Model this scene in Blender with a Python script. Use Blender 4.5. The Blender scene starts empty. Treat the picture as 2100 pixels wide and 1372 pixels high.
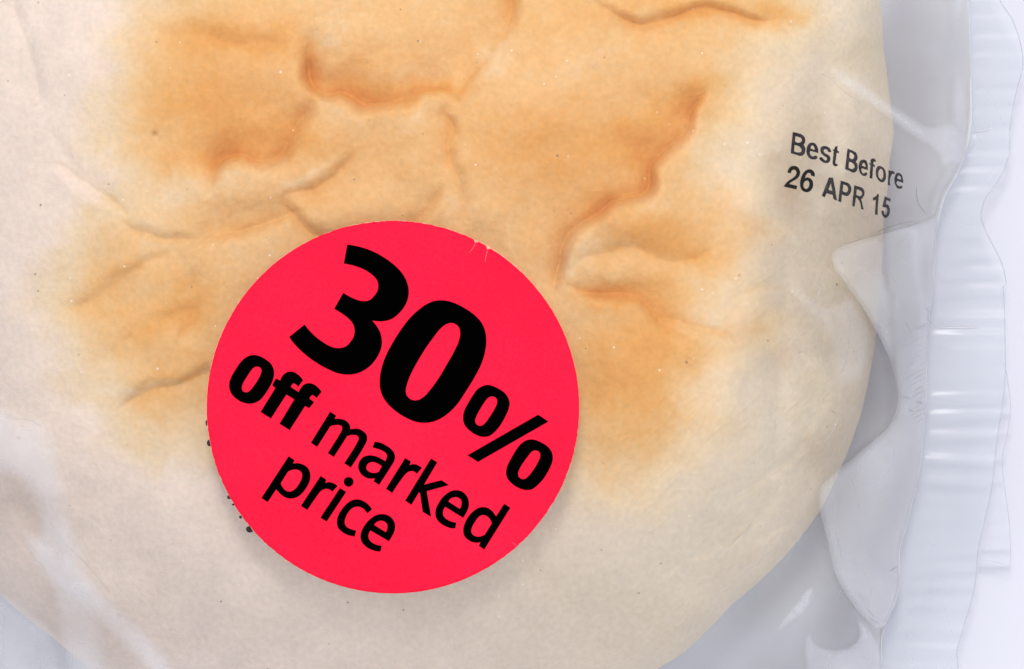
import bpy, math, random
import numpy as np
from mathutils import Vector
from mathutils.geometry import delaunay_2d_cdt

scn = bpy.context.scene
col = scn.collection

# ------------------------------------------------------------------ camera, light, exposure
CAM_H = 0.50            # metres above the table
KPX = 0.00006           # metres on the table per photo pixel
cam_d = bpy.data.cameras.new('camera')
cam_d.sensor_width = 36.0
cam_d.lens = 36.0 * CAM_H / (2100 * KPX)
cam_d.clip_start = 0.02
cam_d.clip_end = 50
cam = bpy.data.objects.new('camera', cam_d)
cam.location = (0, 0, CAM_H)
col.objects.link(cam)
scn.camera = cam

w = bpy.data.worlds.new('World')
scn.world = w
w.use_nodes = True
w.node_tree.nodes['Background'].inputs[0].default_value = (0.90, 0.915, 1.0, 1)
w.node_tree.nodes['Background'].inputs[1].default_value = 0.98


def area(name, loc, size, power, colr, sizey=None):
    d = bpy.data.lights.new(name, 'AREA')
    d.energy = power
    d.color = colr
    d.size = size
    if sizey:
        d.shape = 'RECTANGLE'
        d.size_y = sizey
    o = bpy.data.objects.new(name, d)
    o.location = loc
    o.rotation_euler = (-Vector(loc)).to_track_quat('-Z', 'Y').to_euler()
    col.objects.link(o)
    return o


area('key_lamp', (-0.03, 0.45, 0.80), 0.17, 3.4, (1.0, 0.955, 0.91))
area('fill_lamp', (0.62, -0.34, 0.62), 0.70, 1.5, (0.97, 0.98, 1.0))  # unseen fill, added to brighten the bun's right flank and the table there

scn.view_settings.view_transform = 'Standard'
scn.view_settings.look = 'None'
scn.view_settings.exposure = 0.0
scn.view_settings.gamma = 1.0
scn.render.engine = 'CYCLES'
scn.cycles.max_bounces = 16
scn.cycles.transparent_max_bounces = 24


# ------------------------------------------------------------------ helpers
def tag(o, label=None, cat=None, group=None, kind=None):
    if label: o['label'] = label
    if cat: o['category'] = cat
    if group: o['group'] = group
    if kind: o['kind'] = kind
    return o


def place(px, py, z):
    """plan position (in photo pixels) + height in metres -> metres"""
    s = KPX * (CAM_H - z) / CAM_H
    return (np.asarray(px) - 1050.0) * s, (686.0 - np.asarray(py)) * s, z


def sstep(a, b, x):
    t = np.clip((x - a) / (b - a), 0, 1)
    return t * t * (3 - 2 * t)


def vnoise(x, y, scale, seed, ang=0.0, sx=1.0):
    """smooth value noise in -1..1"""
    ca, sa = math.cos(ang), math.sin(ang)
    u = (x * ca + y * sa) / (scale * sx) + 517.3
    v = (-x * sa + y * ca) / scale + 731.7
    rng = np.random.RandomState(seed)
    T = rng.rand(256, 256) * 2 - 1
    iu, iv = np.floor(u).astype(int), np.floor(v).astype(int)
    fu, fv = u - iu, v - iv
    fu = fu * fu * fu * (fu * (fu * 6 - 15) + 10)
    fv = fv * fv * fv * (fv * (fv * 6 - 15) + 10)
    a = T[iu & 255, iv & 255]; b = T[(iu + 1) & 255, iv & 255]
    c = T[iu & 255, (iv + 1) & 255]; d = T[(iu + 1) & 255, (iv + 1) & 255]
    return (a * (1 - fu) + b * fu) * (1 - fv) + (c * (1 - fu) + d * fu) * fv


def fbm(x, y, scale, seed, oct=4, gain=.5, **k):
    s = 0; a = 1
    for i in range(oct):
        s = s + a * vnoise(x, y, scale / 2 ** i, seed + i, **k)
        a *= gain
    return s


def smooth_poly(pts, closed=True, step=3.0):
    """Catmull-Rom through points; a third value marks a sharp corner"""
    n = len(pts)
    P = [np.array(p[:2], float) for p in pts]
    C = [len(p) > 2 for p in pts]
    out = []
    for i in range(n if closed else n - 1):
        p1, p2 = P[i], P[(i + 1) % n]
        p0 = P[i - 1] if (closed or i > 0) else p1
        p3 = P[(i + 2) % n] if (closed or i + 2 < n) else p2
        c1 = C[i] or (not closed and i == 0)
        c2 = C[(i + 1) % n] or (not closed and i == n - 2)
        L = np.linalg.norm(p2 - p1)
        def tan(a, b, c):
            la, lc = np.linalg.norm(b - a) + 1e-6, np.linalg.norm(c - b) + 1e-6
            t = ((b - a) / la * lc + (c - b) / lc * la) / (la + lc)
            return t * L
        m1 = (p2 - p1) if c1 else tan(p0, p1, p2)
        m2 = (p2 - p1) if c2 else tan(p1, p2, p3)
        if c1 and not c2: m1 = 1.5 * (p2 - p1) - .5 * m2
        if c2 and not c1: m2 = 1.5 * (p2 - p1) - .5 * m1
        k = max(1, int(math.ceil(L / step)))
        for j in range(k):
            t = j / k
            h = (2*t**3 - 3*t**2 + 1) * p1 + (t**3 - 2*t**2 + t) * m1 + (-2*t**3 + 3*t**2) * p2 + (t**3 - t**2) * m2
            out.append(h)
    if not closed: out.append(P[-1])
    return np.array(out)


def inside(poly, x, y):
    r = np.zeros(x.shape, bool)
    n = len(poly)
    for i in range(n):
        x1, y1 = poly[i]; x2, y2 = poly[(i + 1) % n]
        if y1 == y2: continue
        c = ((y1 > y) != (y2 > y)) & (x < (x2 - x1) * (y - y1) / (y2 - y1) + x1)
        r ^= c
    return r


def dist_poly(pts, x, y, closed=False):
    """distance, signed side (+ = right of travel on the photo), run 0..1"""
    P = np.asarray(pts, float)
    if closed: P = np.vstack([P, P[:1]])
    seg = P[1:] - P[:-1]
    L = np.linalg.norm(seg, axis=1)
    cum = np.concatenate([[0], np.cumsum(L)])
    sn = seg / (L[:, None] + 1e-9)
    vt = np.vstack([sn[:1], sn[1:] + sn[:-1], sn[-1:]])
    vt /= np.linalg.norm(vt, axis=1)[:, None] + 1e-9
    best = np.full(x.shape, 1e18); side = np.ones(x.shape); run = np.zeros(x.shape)
    for i in range(len(seg)):
        if L[i] < 1e-6: continue
        dx, dy = x - P[i, 0], y - P[i, 1]
        t = np.clip((dx * seg[i, 0] + dy * seg[i, 1]) / L[i] ** 2, 0, 1)
        ex, ey = dx - t * seg[i, 0], dy - t * seg[i, 1]
        d = ex * ex + ey * ey
        m = d < best
        best = np.where(m, d, best)
        side = np.where(m, np.sign((vt[i, 0] * (1 - t) + vt[i + 1, 0] * t) * ey - (vt[i, 1] * (1 - t) + vt[i + 1, 1] * t) * ex), side)
        run = np.where(m, (cum[i] + t * L[i]) / cum[-1], run)
    return np.sqrt(best), side, run


def veil(me, vals=None):  # per-vertex strength of the white sheen put into the film
    a = me.attributes.new('veil', 'FLOAT', 'POINT')
    v = np.ones(len(me.vertices)) if vals is None else vals
    a.data.foreach_set('value', np.asarray(v, np.float32))


def link(name, me, mat, parent=None, smooth=True):
    if 'film' in mat.name and 'veil' not in me.attributes: veil(me)
    o = bpy.data.objects.new(name, me)
    me.materials.append(mat)
    if smooth: me.polygons.foreach_set('use_smooth', [True] * len(me.polygons))
    col.objects.link(o)
    if parent: o.parent = parent
    return o


def empty(name):
    o = bpy.data.objects.new(name, None)
    o.empty_display_size = 0.01
    col.objects.link(o)
    return o


def grid_mesh(name, X, Y, Z, wrap=False):
    nr, nc = X.shape
    me = bpy.data.meshes.new(name)
    co = np.stack([X, Y, Z], -1).reshape(-1, 3).astype(np.float32)
    me.vertices.add(len(co)); me.vertices.foreach_set('co', co.ravel())
    idx = np.arange(nr * nc).reshape(nr, nc)
    if wrap: idx = np.hstack([idx, idx[:, :1]])
    q = np.stack([idx[:-1, :-1], idx[1:, :-1], idx[1:, 1:], idx[:-1, 1:]], -1).reshape(-1, 4)
    me.loops.add(q.size); me.loops.foreach_set('vertex_index', q.ravel().astype(np.int32))
    me.polygons.add(len(q))
    me.polygons.foreach_set('loop_start', (np.arange(len(q)) * 4).astype(np.int32))
    me.update(calc_edges=True)
    return me


def sheet_mesh(name, loops, zfun, spacing=12.0, soft=None):
    """region bounded by loops (even-odd) filled with triangles, draped on zfun"""
    V = []; E = []
    for lp in loops:
        s = len(V)
        lp = [tuple(p) for p in lp]
        V += lp
        E += [(s + i, s + (i + 1) % len(lp)) for i in range(len(lp))]
    A = np.array(V)
    x0, y0 = A.min(0); x1, y1 = A.max(0)
    gx, gy = np.meshgrid(np.arange(x0 + spacing / 2, x1, spacing), np.arange(y0 + spacing / 2, y1, spacing))
    gx = gx.ravel() + (np.arange(gx.size) % 2) * .01; gy = gy.ravel()
    ins = np.zeros(gx.shape, bool); dm = np.full(gx.shape, 1e9)
    for lp in loops:
        ins ^= inside(lp, gx, gy)
        dm = np.minimum(dm, dist_poly(lp, gx, gy, True)[0])
    k = ins & (dm > spacing * .35)
    V += list(zip(gx[k], gy[k]))
    res = delaunay_2d_cdt([Vector((float(a), float(b))) for a, b in V], E, [], 0, 1e-4)
    vs = np.array([(v.x, v.y) for v in res[0]])
    F = np.array([f for f in res[2]])
    c = vs[F].mean(1)
    ins = np.zeros(len(c), bool)
    for lp in loops: ins ^= inside(lp, c[:, 0], c[:, 1])
    F = F[ins]
    z = zfun(vs[:, 0], vs[:, 1])
    X, Y, Z = place(vs[:, 0], vs[:, 1], z)
    co = np.stack([X, Y, Z], -1)
    used = np.unique(F); mp = -np.ones(len(co), int); mp[used] = np.arange(len(used))
    me = bpy.data.meshes.new(name)
    # photo y points down, so flip winding where needed to face up
    F2 = mp[F]
    cc = co[used]
    a, b, d = cc[F2[:, 0]], cc[F2[:, 1]], cc[F2[:, 2]]
    nz = np.cross(b - a, d - a)[:, 2]
    F2[nz < 0] = F2[nz < 0][:, ::-1]
    me.from_pydata(cc.tolist(), [], F2.tolist())
    me.update()
    if soft is not None:
        pts = vs[used]
        if callable(soft): veil(me, soft(pts[:, 0], pts[:, 1]))
        else:
            d = dist_poly(loops[0], pts[:, 0], pts[:, 1], True)[0]
            veil(me, sstep(0, soft, d) * (1 + .25 * fbm(pts[:, 0], pts[:, 1], 60, 909, 2)))
    return me


def tube(name, pts, zfun, r, mat, parent, seg=6):
    """round bead along a line of plan points"""
    P = np.asarray(pts, float)
    z = zfun(P[:, 0], P[:, 1])
    X, Y, Z = place(P[:, 0], P[:, 1], z)
    C = np.stack([X, Y, Z], -1)
    T = np.gradient(C, axis=0); T /= np.linalg.norm(T, axis=1)[:, None] + 1e-12
    N = np.cross(T, [0, 0, 1.0]); N /= np.linalg.norm(N, axis=1)[:, None] + 1e-12
    B = np.cross(N, T)
    a = np.arange(seg) / seg * 2 * math.pi
    rr = (r * np.minimum(1, np.minimum(np.arange(len(C)), np.arange(len(C))[::-1]) / 4 + .1))[:, None, None]
    G = C[:, None] + rr * (np.cos(a)[None, :, None] * N[:, None] + np.sin(a)[None, :, None] * B[:, None])
    me = grid_mesh(name, G[..., 0], G[..., 1], G[..., 2], wrap=True)
    return link(name, me, mat, parent)


# ------------------------------------------------------------------ materials
def new_mat(name):
    m = bpy.data.materials.new(name)
    m.use_nodes = True
    nt = m.node_tree
    for n in list(nt.nodes): nt.nodes.remove(n)
    out = nt.nodes.new('ShaderNodeOutputMaterial')
    return m, nt, out


def N(nt, t, **kw):
    n = nt.nodes.new(t)
    for k, v in kw.items():
        if k.startswith('i_'):
            key = k[2:].replace('_', ' ')
            n.inputs[key].default_value = v
        else: setattr(n, k, v)
    return n


def film_mat(name, milk=.06, rough=.10, refl=.5, tint=(.996, .997, .999), bump=0.0, white=(.86, .88, .93)):  # milk: diffuse white that stands in for sheen on the film
    m, nt, out = new_mat(name)
    L = nt.links.new
    tr = N(nt, 'ShaderNodeBsdfTransparent'); tr.inputs[0].default_value = (*tint, 1)
    gl = N(nt, 'ShaderNodeBsdfGlossy'); gl.inputs['Roughness'].default_value = rough
    gl.inputs[0].default_value = (.97, .98, 1, 1)
    df = N(nt, 'ShaderNodeBsdfDiffuse'); df.inputs[0].default_value = (*white, 1)
    tl = N(nt, 'ShaderNodeBsdfTranslucent'); tl.inputs[0].default_value = (*white, 1)
    dm = N(nt, 'ShaderNodeMixShader'); dm.inputs[0].default_value = .4
    L(df.outputs[0], dm.inputs[1]); L(tl.outputs[0], dm.inputs[2])
    fr = N(nt, 'ShaderNodeFresnel'); fr.inputs[0].default_value = 1.5
    mu = N(nt, 'ShaderNodeMath', operation='MULTIPLY'); mu.inputs[1].default_value = refl * 2
    L(fr.outputs[0], mu.inputs[0])
    tc = N(nt, 'ShaderNodeTexCoord')
    ns = N(nt, 'ShaderNodeTexNoise'); ns.inputs['Scale'].default_value = 110; ns.inputs['Detail'].default_value = 0
    L(tc.outputs['Object'], ns.inputs['Vector'])
    mr = N(nt, 'ShaderNodeMapRange'); mr.inputs[1].default_value = 0; mr.inputs[2].default_value = 1
    mr.inputs[3].default_value = milk * .6; mr.inputs[4].default_value = milk * 1.4
    L(ns.outputs[0], mr.inputs[0])
    va = N(nt, 'ShaderNodeAttribute', attribute_name='veil')
    vm_ = N(nt, 'ShaderNodeMath', operation='MULTIPLY'); L(mr.outputs[0], vm_.inputs[0]); L(va.outputs['Fac'], vm_.inputs[1])
    mg = N(nt, 'ShaderNodeMath', operation='MULTIPLY'); L(mu.outputs[0], mg.inputs[0]); L(va.outputs['Fac'], mg.inputs[1])
    mt = N(nt, 'ShaderNodeMix', data_type='RGBA'); mt.inputs[6].default_value = (1, 1, 1, 1); mt.inputs[7].default_value = (*tint, 1)
    L(va.outputs['Fac'], mt.inputs[0]); L(mt.outputs[2], tr.inputs[0])
    m1 = N(nt, 'ShaderNodeMixShader'); L(vm_.outputs[0], m1.inputs[0]); L(tr.outputs[0], m1.inputs[1]); L(dm.outputs[0], m1.inputs[2])
    m2 = N(nt, 'ShaderNodeMixShader'); L(mg.outputs[0], m2.inputs[0]); L(m1.outputs[0], m2.inputs[1]); L(gl.outputs[0], m2.inputs[2])
    if bump > 0:
        bp = N(nt, 'ShaderNodeBump'); bp.inputs['Strength'].default_value = bump; bp.inputs['Distance'].default_value = .0004
        n2 = N(nt, 'ShaderNodeTexNoise'); n2.inputs['Scale'].default_value = 420; n2.inputs['Detail'].default_value = 3
        L(tc.outputs['Object'], n2.inputs['Vector']); L(n2.outputs[0], bp.inputs['Height'])
        L(bp.outputs[0], gl.inputs['Normal']); L(bp.outputs[0], fr.inputs['Normal'])
    L(m2.outputs[0], out.inputs[0])
    return m


M_film = film_mat('clear_film', milk=.012, rough=.14, refl=.34, bump=.15)
M_back = film_mat('whitened_film', milk=.82, rough=.25, refl=.3, white=(.93, .95, .985))  # back film whitened to lift the shaded table beside the bun
M_fold_sheen = film_mat('fold_sheen_film', milk=.30, rough=.16, refl=.6)  # white share stands for sheen on folds and for lamp reflections
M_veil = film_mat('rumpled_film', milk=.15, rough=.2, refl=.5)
M_glint = film_mat('glint_film', milk=.55, rough=.16, refl=.8, white=(.95, .95, .97))  # whitened so that the beads read as glints
M_streak = film_mat('streak_film', milk=.22, rough=.18, refl=.7, white=(.95, .95, .97))  # whitened, for thin highlight streaks on the film
M_line = film_mat('highlight_film', milk=.55, rough=.2, refl=.4, white=(.95, .95, .97))  # whitened, for the bright highlight lines along the seal and beside it
M_seal = film_mat('crimped_film', milk=.26, rough=.26, refl=.35, tint=(.955, .965, .97), white=(.76, .80, .83))
M_edge = film_mat('film_edge', milk=.4, rough=.2, refl=.4, tint=(.88, .91, .92))


def ink_mat(name, c, rough=.5, spec=.2):
    m, nt, out = new_mat(name)
    b = N(nt, 'ShaderNodeBsdfPrincipled')
    b.inputs['Base Color'].default_value = (*c, 1)
    b.inputs['Roughness'].default_value = rough
    b.inputs['Specular IOR Level'].default_value = spec
    nt.links.new(b.outputs[0], out.inputs[0])
    return m


M_black = ink_mat('black_ink', (.0004, .0004, .0004), .9, 0.0)
M_date = ink_mat('faded_black_ink', (.022, .020, .021), .6, .2)
_nt = M_date.node_tree
_tc = N(_nt, 'ShaderNodeTexCoord'); _n = N(_nt, 'ShaderNodeTexNoise'); _n.inputs['Scale'].default_value = 1300; _n.inputs['Detail'].default_value = 3
_nt.links.new(_tc.outputs['Object'], _n.inputs['Vector'])
_r = N(_nt, 'ShaderNodeValToRGB'); _r.color_ramp.elements[0].position = .42; _r.color_ramp.elements[0].color = (.018, .016, .018, 1)
_r.color_ramp.elements[1].position = .72; _r.color_ramp.elements[1].color = (.05, .045, .046, 1)
_nt.links.new(_n.outputs[0], _r.inputs[0]); _nt.links.new(_r.outputs[0], [n for n in _nt.nodes if n.type == 'BSDF_PRINCIPLED'][0].inputs['Base Color'])
M_date_bold = ink_mat('fresh_black_ink', (.010, .009, .008), .6, .15)
M_fleck = ink_mat('brown_fleck', (.16, .075, .035), .8, .1)
M_paper_edge = ink_mat('paper_edge', (.88, .50, .34), .8, .1)
M_pink = ink_mat('scuffed_pink_paper', (.95, .12, .13), .8, .1)


def sticker_mat():
    m, nt, out = new_mat('fluorescent_pink_paper')
    L = nt.links.new
    b = N(nt, 'ShaderNodeBsdfPrincipled')
    b.inputs['Roughness'].default_value = .75
    b.inputs['Specular IOR Level'].default_value = .06
    tc = N(nt, 'ShaderNodeTexCoord')
    n1 = N(nt, 'ShaderNodeTexNoise'); n1.inputs['Scale'].default_value = 2600; n1.inputs['Detail'].default_value = 3
    n2 = N(nt, 'ShaderNodeTexNoise'); n2.inputs['Scale'].default_value = 55; n2.inputs['Detail'].default_value = 4
    L(tc.outputs['Object'], n1.inputs['Vector']); L(tc.outputs['Object'], n2.inputs['Vector'])
    ad = N(nt, 'ShaderNodeMath', operation='ADD'); L(n1.outputs[0], ad.inputs[0]); L(n2.outputs[0], ad.inputs[1])
    r = N(nt, 'ShaderNodeValToRGB')
    r.color_ramp.elements[0].position = .62; r.color_ramp.elements[0].color = (.96, .007, .036, 1)
    r.color_ramp.elements[1].position = 1.38; r.color_ramp.elements[1].color = (1.0, .015, .056, 1)
    hm = N(nt, 'ShaderNodeMath', operation='MULTIPLY'); hm.inputs[1].default_value = .5
    r.color_ramp.elements[0].position = .31; r.color_ramp.elements[1].position = .69
    L(ad.outputs[0], hm.inputs[0]); L(hm.outputs[0], r.inputs[0]); L(r.outputs[0], b.inputs['Base Color'])
    bp = N(nt, 'ShaderNodeBump'); bp.inputs['Strength'].default_value = .25; bp.inputs['Distance'].default_value = .00005
    L(n1.outputs[0], bp.inputs['Height']); L(bp.outputs[0], b.inputs['Normal'])
    L(b.outputs[0], out.inputs[0])
    return m


M_sticker = sticker_mat()


def bun_mat():
    m, nt, out = new_mat('bread_crust')
    L = nt.links.new
    b = N(nt, 'ShaderNodeBsdfPrincipled')
    b.inputs['Roughness'].default_value = .55
    b.inputs['Specular IOR Level'].default_value = .22
    b.inputs['Subsurface Weight'].default_value = .25
    b.inputs['Subsurface Radius'].default_value = (1.0, .6, .35)
    b.inputs['Subsurface Scale'].default_value = .0007
    at = N(nt, 'ShaderNodeAttribute', attribute_name='crust')
    tc = N(nt, 'ShaderNodeTexCoord')
    # mottling: floury grain and faint cloudy patches
    n1 = N(nt, 'ShaderNodeTexNoise'); n1.inputs['Scale'].default_value = 1500; n1.inputs['Detail'].default_value = 4
    n2 = N(nt, 'ShaderNodeTexNoise'); n2.inputs['Scale'].default_value = 240; n2.inputs['Detail'].default_value = 5; n2.inputs['Roughness'].default_value = .65
    for n in (n1, n2): L(tc.outputs['Object'], n.inputs['Vector'])
    mr = N(nt, 'ShaderNodeMapRange'); mr.inputs[1].default_value = .3; mr.inputs[2].default_value = .7; mr.inputs[3].default_value = .945; mr.inputs[4].default_value = 1.045
    L(n1.outputs[0], mr.inputs[0])
    mr2 = N(nt, 'ShaderNodeMapRange'); mr2.inputs[1].default_value = .3; mr2.inputs[2].default_value = .7; mr2.inputs[3].default_value = .97; mr2.inputs[4].default_value = 1.03
    L(n2.outputs[0], mr2.inputs[0])
    mm = N(nt, 'ShaderNodeMath', operation='MULTIPLY'); L(mr.outputs[0], mm.inputs[0]); L(mr2.outputs[0], mm.inputs[1])
    vm = N(nt, 'ShaderNodeVectorMath', operation='SCALE'); L(at.outputs['Color'], vm.inputs[0]); L(mm.outputs[0], vm.inputs['Scale'])
    # bran flecks
    last = vm.outputs[0]
    for sc, thr, gate, colr, off in ((330, .06, .60, (.30, .15, .07, 1), 0), (560, .085, .72, (.42, .25, .13, 1), 7), (760, .11, .70, (.9, .84, .74, 1), 13)):
        mp = N(nt, 'ShaderNodeMapping'); mp.inputs['Location'].default_value = (off, off, off)
        mp.inputs['Scale'].default_value = (1, 1, 1)
        L(tc.outputs['Object'], mp.inputs[0])
        vo = N(nt, 'ShaderNodeTexVoronoi'); vo.inputs['Scale'].default_value = sc
        L(mp.outputs[0], vo.inputs['Vector'])
        sp = N(nt, 'ShaderNodeSeparateColor'); L(vo.outputs['Color'], sp.inputs[0])
        g = N(nt, 'ShaderNodeMath', operation='GREATER_THAN'); g.inputs[1].default_value = gate; L(sp.outputs[0], g.inputs[0])
        # fleck size varies
        sz = N(nt, 'ShaderNodeMath', operation='MULTIPLY'); sz.inputs[1].default_value = thr; L(sp.outputs[1], sz.inputs[0])
        d = N(nt, 'ShaderNodeMath', operation='LESS_THAN'); L(vo.outputs['Distance'], d.inputs[0]); L(sz.outputs[0], d.inputs[1])
        mul = N(nt, 'ShaderNodeMath', operation='MULTIPLY'); L(g.outputs[0], mul.inputs[0]); L(d.outputs[0], mul.inputs[1])
        m2 = N(nt, 'ShaderNodeMath', operation='MULTIPLY'); m2.inputs[1].default_value = .75; L(mul.outputs[0], m2.inputs[0])
        mx = N(nt, 'ShaderNodeMix', data_type='RGBA'); mx.inputs[7].default_value = colr
        L(m2.outputs[0], mx.inputs[0]); L(last, mx.inputs[6]); last = mx.outputs[2]
    L(last, b.inputs['Base Color'])
    b1 = N(nt, 'ShaderNodeBump'); b1.inputs['Strength'].default_value = .6; b1.inputs['Distance'].default_value = .00018
    L(n1.outputs[0], b1.inputs['Height'])
    b2 = N(nt, 'ShaderNodeBump'); b2.inputs['Strength'].default_value = .2; b2.inputs['Distance'].default_value = .0003
    L(n2.outputs[0], b2.inputs['Height']); L(b1.outputs[0], b2.inputs['Normal'])
    L(b2.outputs[0], b.inputs['Normal'])
    L(b.outputs[0], out.inputs[0])
    return m


M_bun = bun_mat()


def table_mat():
    m, nt, out = new_mat('white_tabletop')
    L = nt.links.new
    b = N(nt, 'ShaderNodeBsdfPrincipled')
    b.inputs['Roughness'].default_value = .5
    b.inputs['Specular IOR Level'].default_value = .25
    tc = N(nt, 'ShaderNodeTexCoord')
    n = N(nt, 'ShaderNodeTexNoise'); n.inputs['Scale'].default_value = 60; n.inputs['Detail'].default_value = 5
    L(tc.outputs['Object'], n.inputs['Vector'])
    r = N(nt, 'ShaderNodeValToRGB')
    r.color_ramp.elements[0].position = .3; r.color_ramp.elements[0].color = (.655, .660, .715, 1)
    r.color_ramp.elements[1].position = .7; r.color_ramp.elements[1].color = (.665, .670, .725, 1)
    L(n.outputs[0], r.inputs[0]); L(r.outputs[0], b.inputs['Base Color'])
    L(b.outputs[0], out.inputs[0])
    return m


M_table = table_mat()

# ------------------------------------------------------------------ the surface it lies on
me = bpy.data.meshes.new('tabletop')
S = .9; t = .02
v = [(-S, -S, -t), (S, -S, -t), (S, S, -t), (-S, S, -t), (-S, -S, 0), (S, -S, 0), (S, S, 0), (-S, S, 0)]
me.from_pydata(v, [], [(3, 2, 1, 0), (4, 5, 6, 7), (0, 1, 5, 4), (1, 2, 6, 5), (2, 3, 7, 6), (3, 0, 4, 7)])
tag(link('tabletop', me, M_table, smooth=False), kind='structure')

# ------------------------------------------------------------------ bun
CX, CY = 860.0, 420.0
EDGE = [(1805, 0), (1812, 100), (1823, 190), (1833, 275), (1824, 330), (1812, 450), (1808, 550), (1800, 650), (1785, 760),
        (1762, 860), (1728, 950), (1680, 1050), (1610, 1140), (1500, 1240), (1400, 1340), (1250, 1420), (1000, 1480),
        (800, 1480), (600, 1480), (440, 1450), (310, 1415), (205, 1385), (105, 1305), (-5, 1215), (-85, 1100), (-130, 900), (-160, 650), (-170, 400), (-150, 150), (-90, -80), (30, -280),
        (250, -480), (550, -600), (860, -640), (1200, -600), (1480, -460), (1680, -270), (1770, -120)]
ea = np.array([math.atan2(y - CY, x - CX) for x, y in EDGE]); er = np.array([math.hypot(x - CX, y - CY) for x, y in EDGE])
o_ = np.argsort(ea); ea = ea[o_]; er = er[o_]
ea3 = np.concatenate([ea - 2 * math.pi, ea, ea + 2 * math.pi]); er3 = np.concatenate([er, er, er])


def edge_r(th):
    return np.interp(th, ea3, er3)


Z_EDGE, Z_RISE = .0075, .0245
tt = np.linspace(-math.pi, math.pi, 721)
_k = np.exp(-np.linspace(-3, 3, 121) ** 2); _k /= _k.sum()
_sm = np.convolve(np.tile(edge_r(tt[:-1]), 3), _k, 'same')[720:1440]
def edge_r_smooth(th):
    return np.interp(th, tt[:-1], _sm, period=2 * math.pi)


def dome(px, py, smooth=False):
    dx, dy = px - CX, py - CY
    th = np.arctan2(dy, dx)
    r = np.hypot(dx, dy) / (edge_r_smooth(th) if smooth else edge_r(th))
    rr = np.clip(r, 0, 1)
    return Z_EDGE + Z_RISE * (1 - rr ** 2.6) ** .4545


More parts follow.
